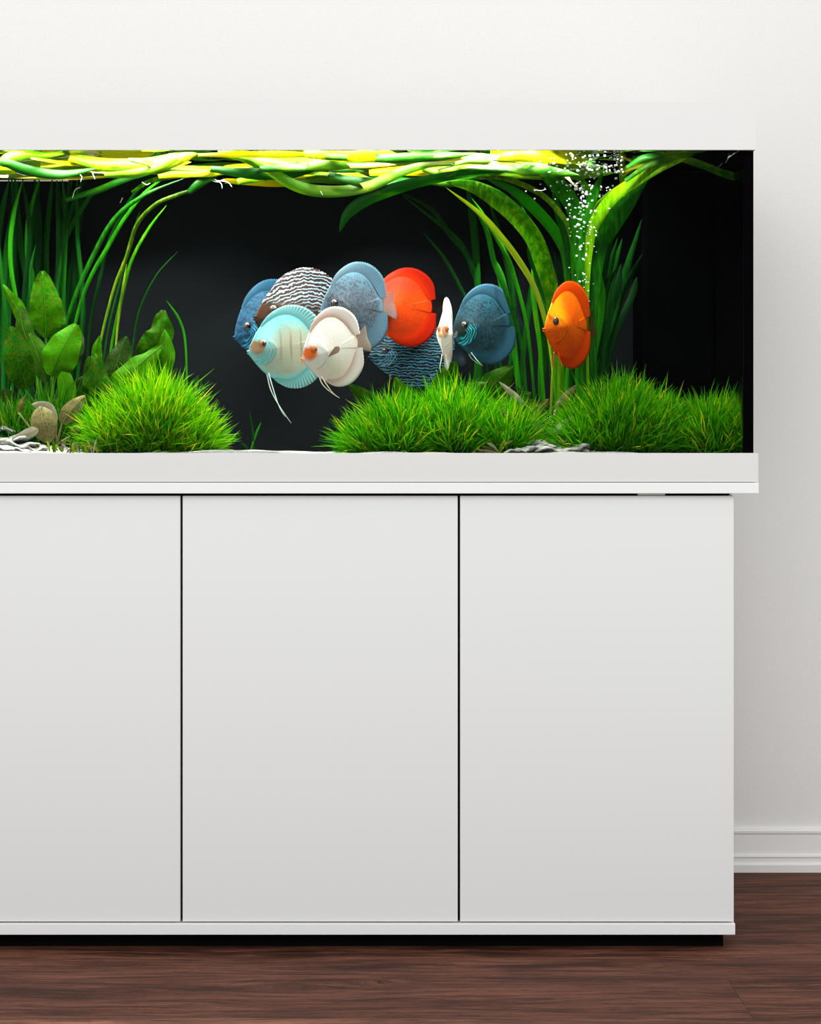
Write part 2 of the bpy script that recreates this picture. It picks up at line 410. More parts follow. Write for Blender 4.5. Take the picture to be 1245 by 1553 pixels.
def broad(path, wpx, mt, parent, tw=(0, 0), stem=None, rib=RIB, wave=0.05, cup=0.18, seed=0, tipsharp=0.75, k0=0.8):
    pts = [P(*p) for p in path]; n = 14; c = spline(pts, n); V, F = [], []; W = wpx * S * 1.08
    rg = random.Random(seed); ph = rg.uniform(0, 6); m = 7; rows = []
    for i, p in enumerate(c):
        u = i / n
        t = (c[min(i + 1, n)] - c[max(i - 1, 0)]).normalized()
        sd = t.cross(Vector((0, 1, 0))); sd = sd.normalized() if sd.length > 1e-3 else Vector((1, 0, 0))
        nr = sd.cross(t).normalized(); a = tw[0] + (tw[1] - tw[0]) * u
        s2 = sd * math.cos(a) + nr * math.sin(a); n2 = nr * math.cos(a) - sd * math.sin(a)
        wv = W * max(0.03, math.sin(math.pi * min(1, (u * 0.97 + 0.015)) ** k0) ** tipsharp)
        for j in range(m):
            q = (j / (m - 1) - 0.5) * 2
            off = cup * wv * 0.5 * abs(q) ** 1.4 + wave * W * math.sin(ph + u * 17 + j) * abs(q) ** 2 - 0.03 * W * (1 - abs(q))
            V.append(p + s2 * wv / 2 * q + n2 * off)
        rows.append(p - n2 * 0.03 * W)
    nn = len(V)
    V2 = [Vector(v) + Vector((0, 0.0007, 0)) for v in V]
    for i in range(n):
        for j in range(m - 1):
            a = i * m + j; F.append((a, a + 1, a + m + 1, a + m)); F.append((nn + a, nn + a + m, nn + a + m + 1, nn + a + 1))
    o = mesh('leaf', V + V2, F, mt, parent, True)
    if wpx > 14:
        V, F = tube([r + Vector((0, -0.0004, 0)) for r in rows[::2]], 0.0006, 0.0002, 10, 5); mesh('midrib', V, F, rib, o, True)
    if stem:
        V, F = tube([P(*q) for q in stem] + [pts[0]], 0.0022, 0.0014, 8, 6); mesh('stem', V, F, rib, o, True)
    return o
r2 = random.Random(11)
FLOORY = 684
# --- left rear stand of upright straps
L = []
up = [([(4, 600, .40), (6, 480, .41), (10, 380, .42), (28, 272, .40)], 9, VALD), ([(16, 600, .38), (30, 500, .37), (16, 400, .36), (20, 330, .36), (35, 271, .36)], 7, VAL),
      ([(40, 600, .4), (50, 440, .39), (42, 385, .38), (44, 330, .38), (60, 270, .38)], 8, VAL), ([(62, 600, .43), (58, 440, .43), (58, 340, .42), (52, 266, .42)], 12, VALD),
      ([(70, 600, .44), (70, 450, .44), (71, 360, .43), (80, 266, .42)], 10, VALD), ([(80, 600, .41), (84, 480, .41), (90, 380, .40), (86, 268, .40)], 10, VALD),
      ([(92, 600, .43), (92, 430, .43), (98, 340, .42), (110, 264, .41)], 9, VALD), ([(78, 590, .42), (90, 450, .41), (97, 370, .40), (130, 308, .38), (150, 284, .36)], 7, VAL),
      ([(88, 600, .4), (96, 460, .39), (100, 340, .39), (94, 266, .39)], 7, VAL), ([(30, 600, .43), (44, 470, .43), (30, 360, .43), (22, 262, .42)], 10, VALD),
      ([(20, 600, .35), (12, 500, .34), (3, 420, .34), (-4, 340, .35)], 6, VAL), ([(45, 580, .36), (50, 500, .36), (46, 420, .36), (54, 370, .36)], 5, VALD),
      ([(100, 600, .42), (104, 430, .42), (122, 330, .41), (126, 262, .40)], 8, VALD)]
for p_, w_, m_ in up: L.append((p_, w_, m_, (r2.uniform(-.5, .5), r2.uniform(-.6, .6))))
for k in range(12):
    x = r2.uniform(-20, 122); d = r2.uniform(.36, .44)
    L.append(([(x + r2.uniform(-14, 14), 610, d), (x + r2.uniform(-10, 10), 470, d), (x + r2.uniform(-8, 8), 360, d), (x + r2.uniform(-14, 22), 268, d - .02)], r2.uniform(6, 12), VALD, (r2.uniform(-.5, .5), r2.uniform(-.6, .6))))
vals('strap_plant', 'upright dark green strap leaved plant behind the broad leaves', L, P(55, FLOORY - 4, .41))
L = [([(88, 600, .33), (97, 510, .32), (112, 455, .31), (141, 389, .30), (174, 332, .28), (219, 296, .25), (281, 270, .22)], 7.5, VAL, (.1, .3)),
     ([(95, 600, .35), (112, 500, .34), (133, 430, .33), (165, 372, .32), (190, 330, .30), (222, 290, .28), (262, 262, .26)], 6.5, VAL, (-.2, .4)),
     ([(140, 600, .30), (150, 530, .30), (172, 440, .29), (192, 389, .28), (208, 340, .26), (236, 310, .24), (268, 296, .22), (300, 284, .2), (322, 264, .19)], 6, VALY, (.3, .1)),
     ([(160, 600, .32), (170, 520, .32), (185, 450, .31), (200, 394, .3), (226, 346, .29), (253, 311, .28)], 5.5, VALB, (.2, .5)),
     ([(196, 600, .30), (201, 530, .30), (212, 470, .29), (238, 417, .28), (270, 381, .27)], 3.2, VALD, (0, .4)),
     ([(130, 600, .34), (136, 500, .34), (150, 430, .33), (164, 370, .33), (200, 300, .31), (226, 276, .30)], 6, VALD, (.2, -.3)),
     ([(284, 600, .36), (281, 520, .36), (272, 485, .36), (252, 455, .36)], 4, VAL, (.2, .4)),
     ([(150, 600, .36), (164, 500, .36), (184, 420, .36), (196, 370, .35), (212, 320, .34)], 4, VALD, (.4, .2)),
     ([(170, 600, .31), (178, 500, .31), (186, 440, .3), (192, 400, .3)], 4, VALY, (.2, .2))]
vals('strap_plant', 'arching green strap leaved plant leaning toward the striped brown fish', L, P(140, FLOORY - 4, .33))
# --- centre right stand
L = [([(850, 640, .20), (846, 540, .20), (838, 455, .19), (825, 403, .16), (806, 356, .12), (766, 312, .075), (720, 284, .055), (676, 276, .045)], 26, VALB, (.15, .35)),
     ([(858, 640, .24), (866, 500, .24), (861, 400, .23), (848, 362, .22), (820, 326, .2), (780, 290, .17), (738, 272, .15)], 17, VAL, (.2, .4)),
     ([(866, 600, .22), (870, 430, .21), (865, 355, .2), (845, 318, .17), (813, 290, .14), (762, 271, .11), (705, 272, .09)], 8, VALY, (.2, .3)),
     ([(846, 620, .27), (832, 510, .26), (812, 440, .25), (784, 391, .24), (758, 357, .22), (728, 324, .2), (676, 284, .17)], 9, VALY, (.2, .2)),
     ([(800, 620, .30), (790, 520, .30), (770, 450, .29), (750, 400, .29), (738, 350, .28), (716, 310, .27)], 8, VAL, (.3, .1)),
     ([(812, 620, .31), (800, 500, .3), (780, 420, .3), (764, 380, .29), (735, 330, .28), (715, 300, .27)], 7, VAL, (.3, .1)),
     ([(858, 620, .25), (842, 500, .25), (814, 420, .25), (802, 380, .24), (812, 345, .22)], 6, VALD, (.3, .1)),
     ([(826, 620, .27), (818, 520, .27), (809, 450, .27), (807, 400, .27)], 9, VALB, (.5, .9)),
     ([(840, 640, .30), (836, 520, .31), (822, 430, .32), (806, 360, .32), (790, 310, .32)], 15, VALD, (.3, .5)),
     ([(790, 620, .33), (776, 500, .33), (762, 430, .33), (752, 395, .33)], 12, VAL, (.2, .3)),
     ([(820, 640, .28), (822, 560, .28), (826, 500, .27), (812, 440, .27)], 14, VAL, (.2, .6)),
     ([(834, 640, .27), (838, 580, .25), (840, 545, .25)], 5, VALY, (.2, .3))]
vals('strap_plant', 'bright green strap leaved plant arching left over the blue fish', L, P(836, FLOORY - 4, .26))
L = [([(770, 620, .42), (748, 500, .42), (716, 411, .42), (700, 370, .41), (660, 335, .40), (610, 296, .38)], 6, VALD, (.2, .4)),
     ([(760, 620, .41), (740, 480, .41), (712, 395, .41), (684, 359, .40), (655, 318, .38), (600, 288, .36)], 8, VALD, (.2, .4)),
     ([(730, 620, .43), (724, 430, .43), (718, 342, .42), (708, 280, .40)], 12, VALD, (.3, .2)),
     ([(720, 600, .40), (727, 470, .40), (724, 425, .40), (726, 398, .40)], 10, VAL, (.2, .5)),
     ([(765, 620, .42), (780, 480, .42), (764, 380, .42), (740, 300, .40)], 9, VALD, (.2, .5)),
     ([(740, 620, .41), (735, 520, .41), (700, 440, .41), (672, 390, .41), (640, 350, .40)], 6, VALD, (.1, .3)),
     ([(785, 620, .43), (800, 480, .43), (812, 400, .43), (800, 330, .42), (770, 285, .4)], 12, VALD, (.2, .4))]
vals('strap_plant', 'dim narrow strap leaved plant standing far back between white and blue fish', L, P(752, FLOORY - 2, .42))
# --- right stand
L = [([(880, 650, .18), (880, 520, .18), (877, 405, .18), (874, 330, .17), (856, 292, .15), (832, 268, .13), (806, 248, .11)], 24, VAL, (.1, .3)),
     ([(886, 650, .17), (882, 480, .16), (880, 372, .16), (886, 330, .15), (901, 294, .14), (914, 261, .13)], 15, VAL, (.2, .1)),
     ([(890, 650, .17), (886, 480, .17), (892, 372, .16), (909, 326, .14), (941, 290, .12), (995, 258, .09), (1042, 240, .07)], 18, VALB, (.2, .4)),
     ([(898, 650, .19), (896, 480, .19), (906, 380, .18), (921, 351, .17), (955, 302, .14), (985, 264, .12)], 27, VAL, (.1, .3)),
     ([(888, 620, .18), (888, 420, .17), (897, 326, .15), (917, 298, .14), (945, 276, .13)], 4, VALY, (.2, .2)),
     ([(878, 640, .2), (890, 400, .19), (893, 300, .17), (877, 270, .15), (850, 254, .13), (826, 245, .12)], 9, VALB, (.2, .5)),
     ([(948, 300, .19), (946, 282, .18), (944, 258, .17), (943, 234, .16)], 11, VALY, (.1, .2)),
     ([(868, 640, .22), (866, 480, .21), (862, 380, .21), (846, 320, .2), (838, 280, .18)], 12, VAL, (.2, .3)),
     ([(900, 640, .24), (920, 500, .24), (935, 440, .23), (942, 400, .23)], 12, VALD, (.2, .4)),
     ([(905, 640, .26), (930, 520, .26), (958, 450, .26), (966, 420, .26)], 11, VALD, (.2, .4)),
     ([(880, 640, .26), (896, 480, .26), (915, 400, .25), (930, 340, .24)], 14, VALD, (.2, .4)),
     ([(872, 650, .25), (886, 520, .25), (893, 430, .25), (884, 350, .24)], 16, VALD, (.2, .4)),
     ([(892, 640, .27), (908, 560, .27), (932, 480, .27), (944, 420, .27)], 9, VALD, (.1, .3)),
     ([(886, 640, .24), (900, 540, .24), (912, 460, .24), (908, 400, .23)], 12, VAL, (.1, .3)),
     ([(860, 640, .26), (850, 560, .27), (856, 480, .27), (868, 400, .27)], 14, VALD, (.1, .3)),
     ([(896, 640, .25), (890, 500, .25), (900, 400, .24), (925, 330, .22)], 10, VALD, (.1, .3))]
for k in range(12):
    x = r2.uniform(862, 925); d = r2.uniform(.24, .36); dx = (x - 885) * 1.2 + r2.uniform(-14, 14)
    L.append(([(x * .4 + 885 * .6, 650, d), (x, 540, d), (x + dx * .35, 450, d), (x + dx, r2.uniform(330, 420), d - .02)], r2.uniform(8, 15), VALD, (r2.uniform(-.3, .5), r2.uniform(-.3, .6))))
vals('strap_plant', 'large green strap leaved plant fanning up behind the orange fish', L, P(885, FLOORY - 4, .21))
L = [([(948, 274, .10), (985, 250, .09), (1025, 240, .08), (1058, 248, .08), (1094, 262, .09), (1118, 272, .10), (1125, 298, .10)], 12, FLG, (.4, .2)),
     ([(940, 262, .12), (965, 250, .11), (1000, 246, .10), (1040, 238, .09)], 14, FLO, (.5, .4)),
     ([(950, 254, .08), (975, 240, .07), (1010, 234, .06)], 10, FLG, (.5, .4)), ([(960, 242, .14), (1010, 238, .12), (1060, 234, .1)], 6, FLG, (.6, .6)),
     ([(900, 240, .2), (960, 242, .17), (1020, 236, .13)], 6, FLG, (.6, .4)), ([(940, 236, .10), (962, 250, .11), (945, 268, .12)], 5, FLW, (.4, .6))]
vals('floating_strap_leaves', 'drifting green strap leaves under the hood above the black filter', L, P(1010, 250, .1), 'drifting leaf tangles at the water surface', crown=False)
# --- floating tangles
def tangle(label, heroes, x0, x1, n, ylo, yhi, seed, base, roots):
    rg = random.Random(seed); L = list(heroes)
    for k in range(n):
        xa = rg.uniform(x0 - 60, x1 - 40); ln = rg.uniform(90, 230); d = rg.uniform(.02, .21)
        ys = 645 - 419 * D / (D + d) + 1.5
        ya = ys + rg.uniform(2, yhi - ylo) * (1 - d); am = rg.uniform(-1, 1) * 14; sl = rg.uniform(-14, 14)
        path = [(xa + ln * u, max(ys + 3.5, min(yhi + 6, ya + am * math.sin(u * 3.0) + sl * u)), d + rg.uniform(-.02, .02) + .03 * u) for u in (0, .33, .66, 1)]
        if path[0][2] < .012: continue
        L.append((path, rg.uniform(9, 22), rg.choice([FLO, FLO, FLO, FLG, FLG, FLW]), (rg.uniform(.2, 1.0), rg.uniform(-.2, .9))))
    t = vals('floating_strap_leaves', label, L, base, 'drifting leaf tangles at the water surface', crown=False)
    for pth in roots:
        V, F = tube([P(*q) for q in pth], 0.0007, 0.0004, 8, 4); mesh('root', V, F, ROOT, t, True)
    return t
H = [([(-30, 250, .05), (4, 246, .05), (40, 258, .05), (90, 265, .05), (145, 256, .06)], 15, FLG, (.2, .4)),
     ([(2, 252, .06), (10, 240, .06), (50, 234, .07), (100, 233, .08)], 16, FLO, (.3, .2)),
     ([(30, 242, .12), (70, 246, .12), (110, 242, .11), (150, 236, .1)], 12, FLW, (.3, .5)),
     ([(60, 252, .14), (85, 247, .14), (110, 252, .14)], 11, FLG, (.2, .2)),
     ([(105, 238, .08), (160, 250, .07), (215, 252, .06), (260, 244, .05), (300, 233, .04)], 24, FLO, (.3, .3)),
     ([(130, 258, .1), (180, 258, .1), (235, 252, .09), (290, 246, .08)], 14, FLO, (.2, .4)),
     ([(158, 266, .05), (200, 263, .05), (240, 254, .05), (285, 234, .05)], 13, FLG, (.2, .3)),
     ([(100, 304, .12), (120, 297, .12), (150, 288, .11), (190, 272, .1), (235, 262, .09)], 10, FLG, (.1, .4)),
     ([(240, 268, .08), (270, 264, .08), (310, 262, .07), (345, 262, .07)], 13, FLO, (.3, .2)),
     ([(286, 292, .07), (300, 280, .07), (318, 268, .07), (335, 258, .08)], 14, FLG, (.2, .2)),
     ([(200, 292, .2), (225, 276, .18), (260, 268, .17), (290, 262, .16)], 8, VALB, (.2, .2))]
RT = [[(25, 262, .05), (34, 265, .05), (40, 266, .06)], [(118, 262, .07), (124, 268, .07), (122, 276, .07)], [(130, 258, .06), (145, 262, .06), (160, 262, .06)],
      [(325, 272, .07), (335, 278, .07), (337, 286, .07)], [(330, 274, .07), (345, 276, .07), (352, 284, .07)], [(110, 300, .12), (114, 288, .12), (122, 284, .12)],
      [(215, 276, .1), (222, 280, .1), (228, 278, .1)], [(140, 262, .05), (144, 272, .05)], [(186, 300, .15), (182, 308, .15)]]
tangle('drifting lime strap leaves over the broad leaved plants', H, -40, 310, 13, 234, 262, 3, P(150, 250, .1), RT)
H = [([(330, 231, .04), (370, 240, .04), (405, 256, .04), (440, 278, .04), (475, 289, .05), (520, 290, .05), (562, 282, .05), (605, 262, .05), (650, 250, .05), (690, 250, .05)], 18, FLO, (.2, .5)),
     ([(770, 256, .06), (700, 264, .06), (640, 275, .05), (590, 289, .05), (550, 306, .05), (526, 326, .05), (515, 352, .05)], 17, FLG, (.3, .1)),
     ([(360, 276, .08), (392, 268, .08), (425, 262, .08)], 16, FLG, (.2, .2)),
     ([(380, 262, .09), (440, 260, .09), (500, 262, .08), (560, 270, .08)], 16, FLO, (.3, .2)),
     ([(340, 256, .10), (420, 250, .1), (500, 246, .1), (580, 244, .1)], 18, FLO, (.4, .3)),
     ([(470, 236, .05), (560, 240, .05), (640, 238, .05), (720, 234, .05)], 14, FLG, (.3, .3)),
     ([(440, 280, .07), (480, 272, .07), (530, 274, .07), (575, 278, .07)], 12, FLO, (.2, .2)),
     ([(480, 254, .06), (540, 252, .06), (600, 250, .06)], 9, FLW, (.5, .3)),
     ([(560, 262, .09), (620, 258, .09), (680, 244, .08)], 16, FLO, (.3, .3)), ([(535, 280, .1), (565, 272, .1), (610, 268, .1)], 9, VAL, (.3, .3))]
tangle('drifting lime strap leaves over the fish with one curled tip hanging down', H, 320, 690, 18, 234, 272, 7, P(500, 250, .1),
       [[(340, 272, .08), (330, 276, .08), (322, 274, .08)], [(486, 290, .05), (490, 297, .05)]])
H = [([(640, 244, .05), (700, 240, .05), (760, 244, .06), (810, 248, .07)], 18, FLW, (.4, .3)),
     ([(650, 252, .08), (720, 252, .08), (790, 250, .08), (850, 246, .1)], 12, FLO, (.4, .3)),
     ([(640, 272, .07), (680, 276, .07), (720, 264, .07), (756, 250, .07)], 18, FLG, (.3, .3)),
     ([(650, 236, .1), (690, 238, .1), (740, 234, .1)], 12, FLG, (.4, .3)),
     ([(690, 248, .06), (740, 240, .06), (800, 246, .07), (850, 262, .09), (870, 280, .1)], 7, FLW, (.4, .3)),
     ([(640, 256, .06), (670, 262, .06), (700, 254, .06)], 14, FLO, (.3, .3)), ([(700, 268, .1), (760, 262, .1), (820, 270, .12)], 10, FLG, (.4, .3))]
tangle('drifting pale and lime strap leaves beside the rising air bubbles', H, 650, 790, 6, 234, 262, 9, P(730, 250, .1), [[(812, 288, .1), (820, 289, .1), (828, 287, .1)]])

# --- broad leaved sword plants
sw = thing('sword_plant', 'broad oval green leaved plant in front of the upright dark straps', 'plant', P(68, 668, .25))
ST = [(72, 665, .25), (70, 600, .25)]
broad([(70, 512, .25), (69, 470, .24), (64, 411, .25)], 50, SWD, sw, (.1, -.2), ST, seed=1, k0=0.85, tipsharp=.6)
broad([(78, 570, .20), (92, 535, .19), (116, 492, .20)], 56, SWD, sw, (.1, .2), [(74, 665, .23)], seed=2, tipsharp=.55)
broad([(42, 590, .19), (26, 545, .18), (16, 495, .19)], 44, SWD, sw, (-.2, .2), [(66, 665, .23)], seed=3, tipsharp=.55)
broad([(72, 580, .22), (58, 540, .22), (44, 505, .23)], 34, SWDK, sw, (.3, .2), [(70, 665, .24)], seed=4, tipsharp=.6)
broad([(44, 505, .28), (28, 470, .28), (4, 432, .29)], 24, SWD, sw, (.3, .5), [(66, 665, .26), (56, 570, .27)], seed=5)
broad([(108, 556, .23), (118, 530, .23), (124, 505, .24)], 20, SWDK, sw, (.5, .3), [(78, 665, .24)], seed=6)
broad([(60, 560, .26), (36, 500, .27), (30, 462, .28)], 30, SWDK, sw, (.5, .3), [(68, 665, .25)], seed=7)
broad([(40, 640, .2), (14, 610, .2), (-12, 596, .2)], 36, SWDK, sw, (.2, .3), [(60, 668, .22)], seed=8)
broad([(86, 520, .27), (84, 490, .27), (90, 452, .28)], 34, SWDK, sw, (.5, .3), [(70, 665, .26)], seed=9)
sw = thing('sword_plant', 'broad wavy green leaved plant rising behind the round grass tuft', 'plant', P(152, 676, .26))
broad([(212, 545, .22), (240, 512, .21), (246, 470, .22)], 44, SWD, sw, (-.35, .5), [(156, 674, .25), (180, 600, .24)], seed=11, wave=.1, tipsharp=.6)
broad([(228, 590, .20), (250, 545, .19), (250, 500, .2)], 30, SWD, sw, (.3, -.2), [(160, 674, .25), (200, 620, .22)], seed=12, wave=.1)
broad([(160, 596, .19), (205, 560, .18), (246, 524, .19)], 40, SWD, sw, (.2, .5), [(154, 674, .24)], seed=13, wave=.08)
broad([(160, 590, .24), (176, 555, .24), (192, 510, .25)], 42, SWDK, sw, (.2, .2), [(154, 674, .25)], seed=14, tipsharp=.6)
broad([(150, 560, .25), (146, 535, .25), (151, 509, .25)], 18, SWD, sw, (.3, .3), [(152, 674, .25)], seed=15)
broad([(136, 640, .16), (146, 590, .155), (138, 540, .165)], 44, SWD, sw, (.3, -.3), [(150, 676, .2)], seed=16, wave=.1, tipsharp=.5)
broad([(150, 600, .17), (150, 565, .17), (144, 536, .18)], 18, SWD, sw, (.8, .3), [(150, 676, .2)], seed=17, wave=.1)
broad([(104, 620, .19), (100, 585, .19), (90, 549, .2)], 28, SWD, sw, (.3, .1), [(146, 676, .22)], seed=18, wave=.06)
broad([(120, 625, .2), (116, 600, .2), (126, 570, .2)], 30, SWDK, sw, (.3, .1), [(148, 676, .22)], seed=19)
# --- olive crypt plant, left
cr = thing('olive_plant', 'small plant with olive brown oval leaves on the pale stones', 'plant', P(84, 676, .10))
B0 = [(86, 674, .10)]
broad([(60, 617, .07), (66, 642, .06), (74, 671, .065)], 38, CRY, cr, (.1, -.1), None, RIBP, seed=21, tipsharp=.5, k0=1, wave=.02)
broad([(94, 642, .08), (108, 622, .075), (129, 600, .08)], 25, CRY, cr, (-.2, .2), B0, RIBP, seed=22, tipsharp=.6, wave=.03)
broad([(84, 644, .09), (72, 620, .09), (48, 613, .09)], 20, CRP, cr, (.6, .4), B0, RIBP, seed=23, wave=.03)
broad([(58, 651, .06), (44, 657, .055), (18, 665, .05)], 15, CRP, cr, (.2, .6), None, RIBP, seed=24)
broad([(106, 662, .07), (118, 652, .065), (134, 640, .07)], 13, CRY, cr, (.5, -.4), B0, RIBP, seed=25, wave=.1)
broad([(28, 626, .08), (32, 614, .08), (38, 600, .08)], 9, CRY, cr, (.3, .2), [(60, 668, .09)], RIBP, seed=26)
SHM = [CRP, CRY, VALY]
cr2 = thing('sprout_patch', 'patch of short pale shoots beside the olive leaved plant', 'plant', P(96, 687, .03))
for k in range(30):
    x = r2.uniform(58, 150); d = r2.uniform(.015, .06); h = r2.uniform(9, 26); lean = r2.uniform(-14, 14)
    V, F = strap([(x, 689, d), (x + lean * .4, 689 - h * .6, d), (x + lean, 689 - h, d - .004)], r2.uniform(2, 5.5) * S, (r2.uniform(-.5, .5), r2.uniform(-.5, .5)), n=6)
    mesh('shoot', V, F, r2.choice(SHM), cr2, True)
# --- olive plant between centre and right tufts
cr = thing('olive_plant', 'olive leaved plant between the two wide grass tufts', 'plant', P(832, 676, .10))
B0 = [(832, 674, .10)]
broad([(806, 640, .08), (782, 636, .075), (754, 622, .08)], 10, CRP, cr, (.3, .4), B0, RIBP, seed=31)
broad([(796, 614, .10), (778, 598, .10), (757, 579, .10)], 9, CRP, cr, (.4, .2), [(832, 674, .1), (812, 630, .1)], RIBP, seed=32)
broad([(806, 636, .11), (818, 622, .11), (832, 606, .11)], 17, CRY, cr, (.3, .2), B0, RIBP, seed=33, tipsharp=.5)
broad([(842, 622, .12), (856, 604, .12), (874, 584, .12)], 14, CRY, cr, (.3, .2), B0, RIBP, seed=34, wave=.1)
broad([(840, 658, .07), (852, 646, .07), (868, 632, .07)], 12, CRP, cr, (.3, .2), B0, RIBP, seed=35)
broad([(830, 664, .08), (816, 650, .08), (800, 644, .08)], 12, CRP, cr, (.3, .5), B0, RIBP, seed=36)
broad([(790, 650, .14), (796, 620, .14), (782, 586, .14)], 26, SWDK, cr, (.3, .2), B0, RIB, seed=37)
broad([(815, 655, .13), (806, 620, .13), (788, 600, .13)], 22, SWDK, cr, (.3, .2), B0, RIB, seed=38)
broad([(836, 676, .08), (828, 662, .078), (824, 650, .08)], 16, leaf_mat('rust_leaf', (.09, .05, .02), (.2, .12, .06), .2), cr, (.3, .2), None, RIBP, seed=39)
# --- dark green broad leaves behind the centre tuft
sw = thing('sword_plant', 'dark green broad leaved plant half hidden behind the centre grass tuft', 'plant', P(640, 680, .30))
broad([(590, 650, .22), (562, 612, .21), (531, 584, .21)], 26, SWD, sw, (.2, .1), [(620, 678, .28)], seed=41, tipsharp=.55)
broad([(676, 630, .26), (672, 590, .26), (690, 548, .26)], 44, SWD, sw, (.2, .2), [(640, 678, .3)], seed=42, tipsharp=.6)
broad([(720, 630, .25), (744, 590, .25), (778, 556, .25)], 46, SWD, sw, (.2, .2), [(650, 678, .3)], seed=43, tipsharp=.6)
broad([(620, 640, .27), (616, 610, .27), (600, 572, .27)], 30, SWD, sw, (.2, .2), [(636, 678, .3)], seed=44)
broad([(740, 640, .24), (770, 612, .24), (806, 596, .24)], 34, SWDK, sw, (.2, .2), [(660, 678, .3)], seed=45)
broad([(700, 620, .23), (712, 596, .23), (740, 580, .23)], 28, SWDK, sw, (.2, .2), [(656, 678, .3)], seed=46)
# --- lone shoots on the dark floor
sh = thing('sprout', 'two thin green shoots on bare sand between the grass tufts', 'plant', P(382, 683, .12))
for p_ in ([(380, 685, .12), (386, 664, .12), (396, 640, .12)], [(384, 685, .12), (384, 660, .12), (378, 622, .12)], [(378, 685, .12), (372, 676, .12), (366, 672, .12)]):
    V, F = strap(p_, 3.4 * S, (.2, .2)); mesh('leaf', V, F, VAL if p_[2][0] > 390 else VALD, sh, True)
fd = thing('sprout', 'tiny forked shoots at the foot of the centre grass tuft', 'plant', P(758, 687, .03))
for k, (dx, dy) in enumerate(((-18, -17), (22, -20), (12, -22), (-34, -6), (-26, -11), (8, -10))):
    V, F = strap([(756, 688, .03), (756 + dx * .4, 688 + dy * .6, .03), (756 + dx, 688 + dy, .028)], 4.5 * S, (.2, .4), n=6)
    mesh('leaf', V, F, [CRP, CRY, VALY][k % 3], fd, True)

# --- grass tufts
def grass_mat(name, a, b, c):
    m = M(name); g = m.n('ShaderNodeNewGeometry').outputs['Random Per Island']
    cc = m.mix(m.mr(g, 0.0, 0.75), a, b); cc = m.mix(m.mr(g, 0.88, 1.0), cc, c)
    p = m.prin(cc, 0.5, 0.08); t = m.n('ShaderNodeBsdfTranslucent'); m.put(t.inputs[0], cc)
    return m.done(m.shmix(0.35, p, t.outputs[0]))
GR = grass_mat('hair_grass_green', (0.005, 0.15, 0.001), (0.10, 0.42, 0.001), (0.60, 0.58, 0.01))
GRB = grass_mat('hair_grass_bright', (0.010, 0.20, 0.001), (0.17, 0.45, 0.001), (0.62, 0.60, 0.01))
GRD = grass_mat('hair_grass_dark', (0.003, 0.05, 0.001), (0.02, 0.13, 0.001), (0.15, 0.17, 0.01))
MOUND = plain('grass_root_mound', (0.006, 0.05, 0.002), 0.9, 0.1)
def tuft(label, domes, mt, seed):
    """domes: (px, depth, rx px, ry m, rz px, blades, len lo, len hi, lean)"""
    rg = np.random.default_rng(seed); base = P(domes[0][0], 688, domes[0][1])
    t = thing('grass_tuft', label, 'aquarium grass', base, 'rounded tufts of fine grass')
    AV, AF, MV = [], [], []
    z0 = Z(689)
    for (px, d, rx, ry, rz, nb, l0, l1, lean) in domes:
        k = S * (D + d) / D; c = np.array([(px - CX) * k, d, Z(690)]); rad = np.array([rx * k, ry, rz * k])
        th = rg.uniform(0, 2 * np.pi, nb); u = rg.uniform(0.0, 1, nb) ** 0.9
        q = np.stack([np.sqrt(1 - u * u) * np.cos(th), np.sqrt(1 - u * u) * np.sin(th), u], 1)
        front = rg.uniform(0, 1, nb) < 0.45; q[front, 1] = -np.abs(q[front, 1])
        root = c + q * rad * rg.uniform(0.45, 0.95, (nb, 1))
        nrm = q / rad; nrm /= np.linalg.norm(nrm, axis=1, keepdims=True)
        dr = nrm * 0.75 + np.array([lean, -0.12, 0.75]) + rg.normal(0, 0.28, (nb, 3)); dr /= np.linalg.norm(dr, axis=1, keepdims=True)
        ln = rg.uniform(l0, l1, nb) * k
        bend = rg.normal(0, 0.30, (nb, 3)) + nrm * 0.35 - np.array([0, 0, 0.15])
        side = np.cross(dr, np.array([0, 1.0, 0]) + rg.normal(0, 0.6, (nb, 3))); side /= np.linalg.norm(side, axis=1, keepdims=True) + 1e-9
        wd = rg.uniform(1.2, 2.3, nb)[:, None] * k * 0.5
        rows = []
        for uu, ww in ((0, 1.0), (0.35, 1.0), (0.7, 0.75)):
            cpt = root + dr * (ln * uu)[:, None] + bend * (ln * uu * uu * 0.7)[:, None]
            rows += [cpt - side * wd * ww, cpt + side * wd * ww]
        rows.append(root + dr * ln[:, None] + bend * (ln * 0.7)[:, None])
        A = np.stack(rows, 1)
        A[:, :, 1] = np.clip(A[:, :, 1], 0.004, TB - 0.01); A[:, :, 0] = np.minimum(A[:, :, 0], TR - 0.001); A[:, :, 2] = np.maximum(A[:, :, 2], z0)
        n0 = sum(len(a) for a in AV) ; AV.append(A.reshape(-1, 3))
        b = n0 + np.arange(nb)[:, None] * 7
        AF += np.concatenate([b + np.array([0, 1, 3, 2]), b + np.array([2, 3, 5, 4])]).tolist() + (b + np.array([4, 5, 6])).tolist()
        MV.append(blob((c[0], c[1], c[2]), rad[0] * .72, min(rad[1] * .72, d - 0.006), rad[2] * .72, 18, 10))
    V, F = join(MV)
    V = [(min(v[0], TR - 0.002), min(max(v[1], 0.004), TB - .01), max(v[2], Z(689.5))) for v in V]
    mesh('root_mound', V, F, MOUND, t, True)
    o = mesh('blades', np.concatenate(AV), AF, mt, t, True); o['kind'] = 'stuff'
    return t
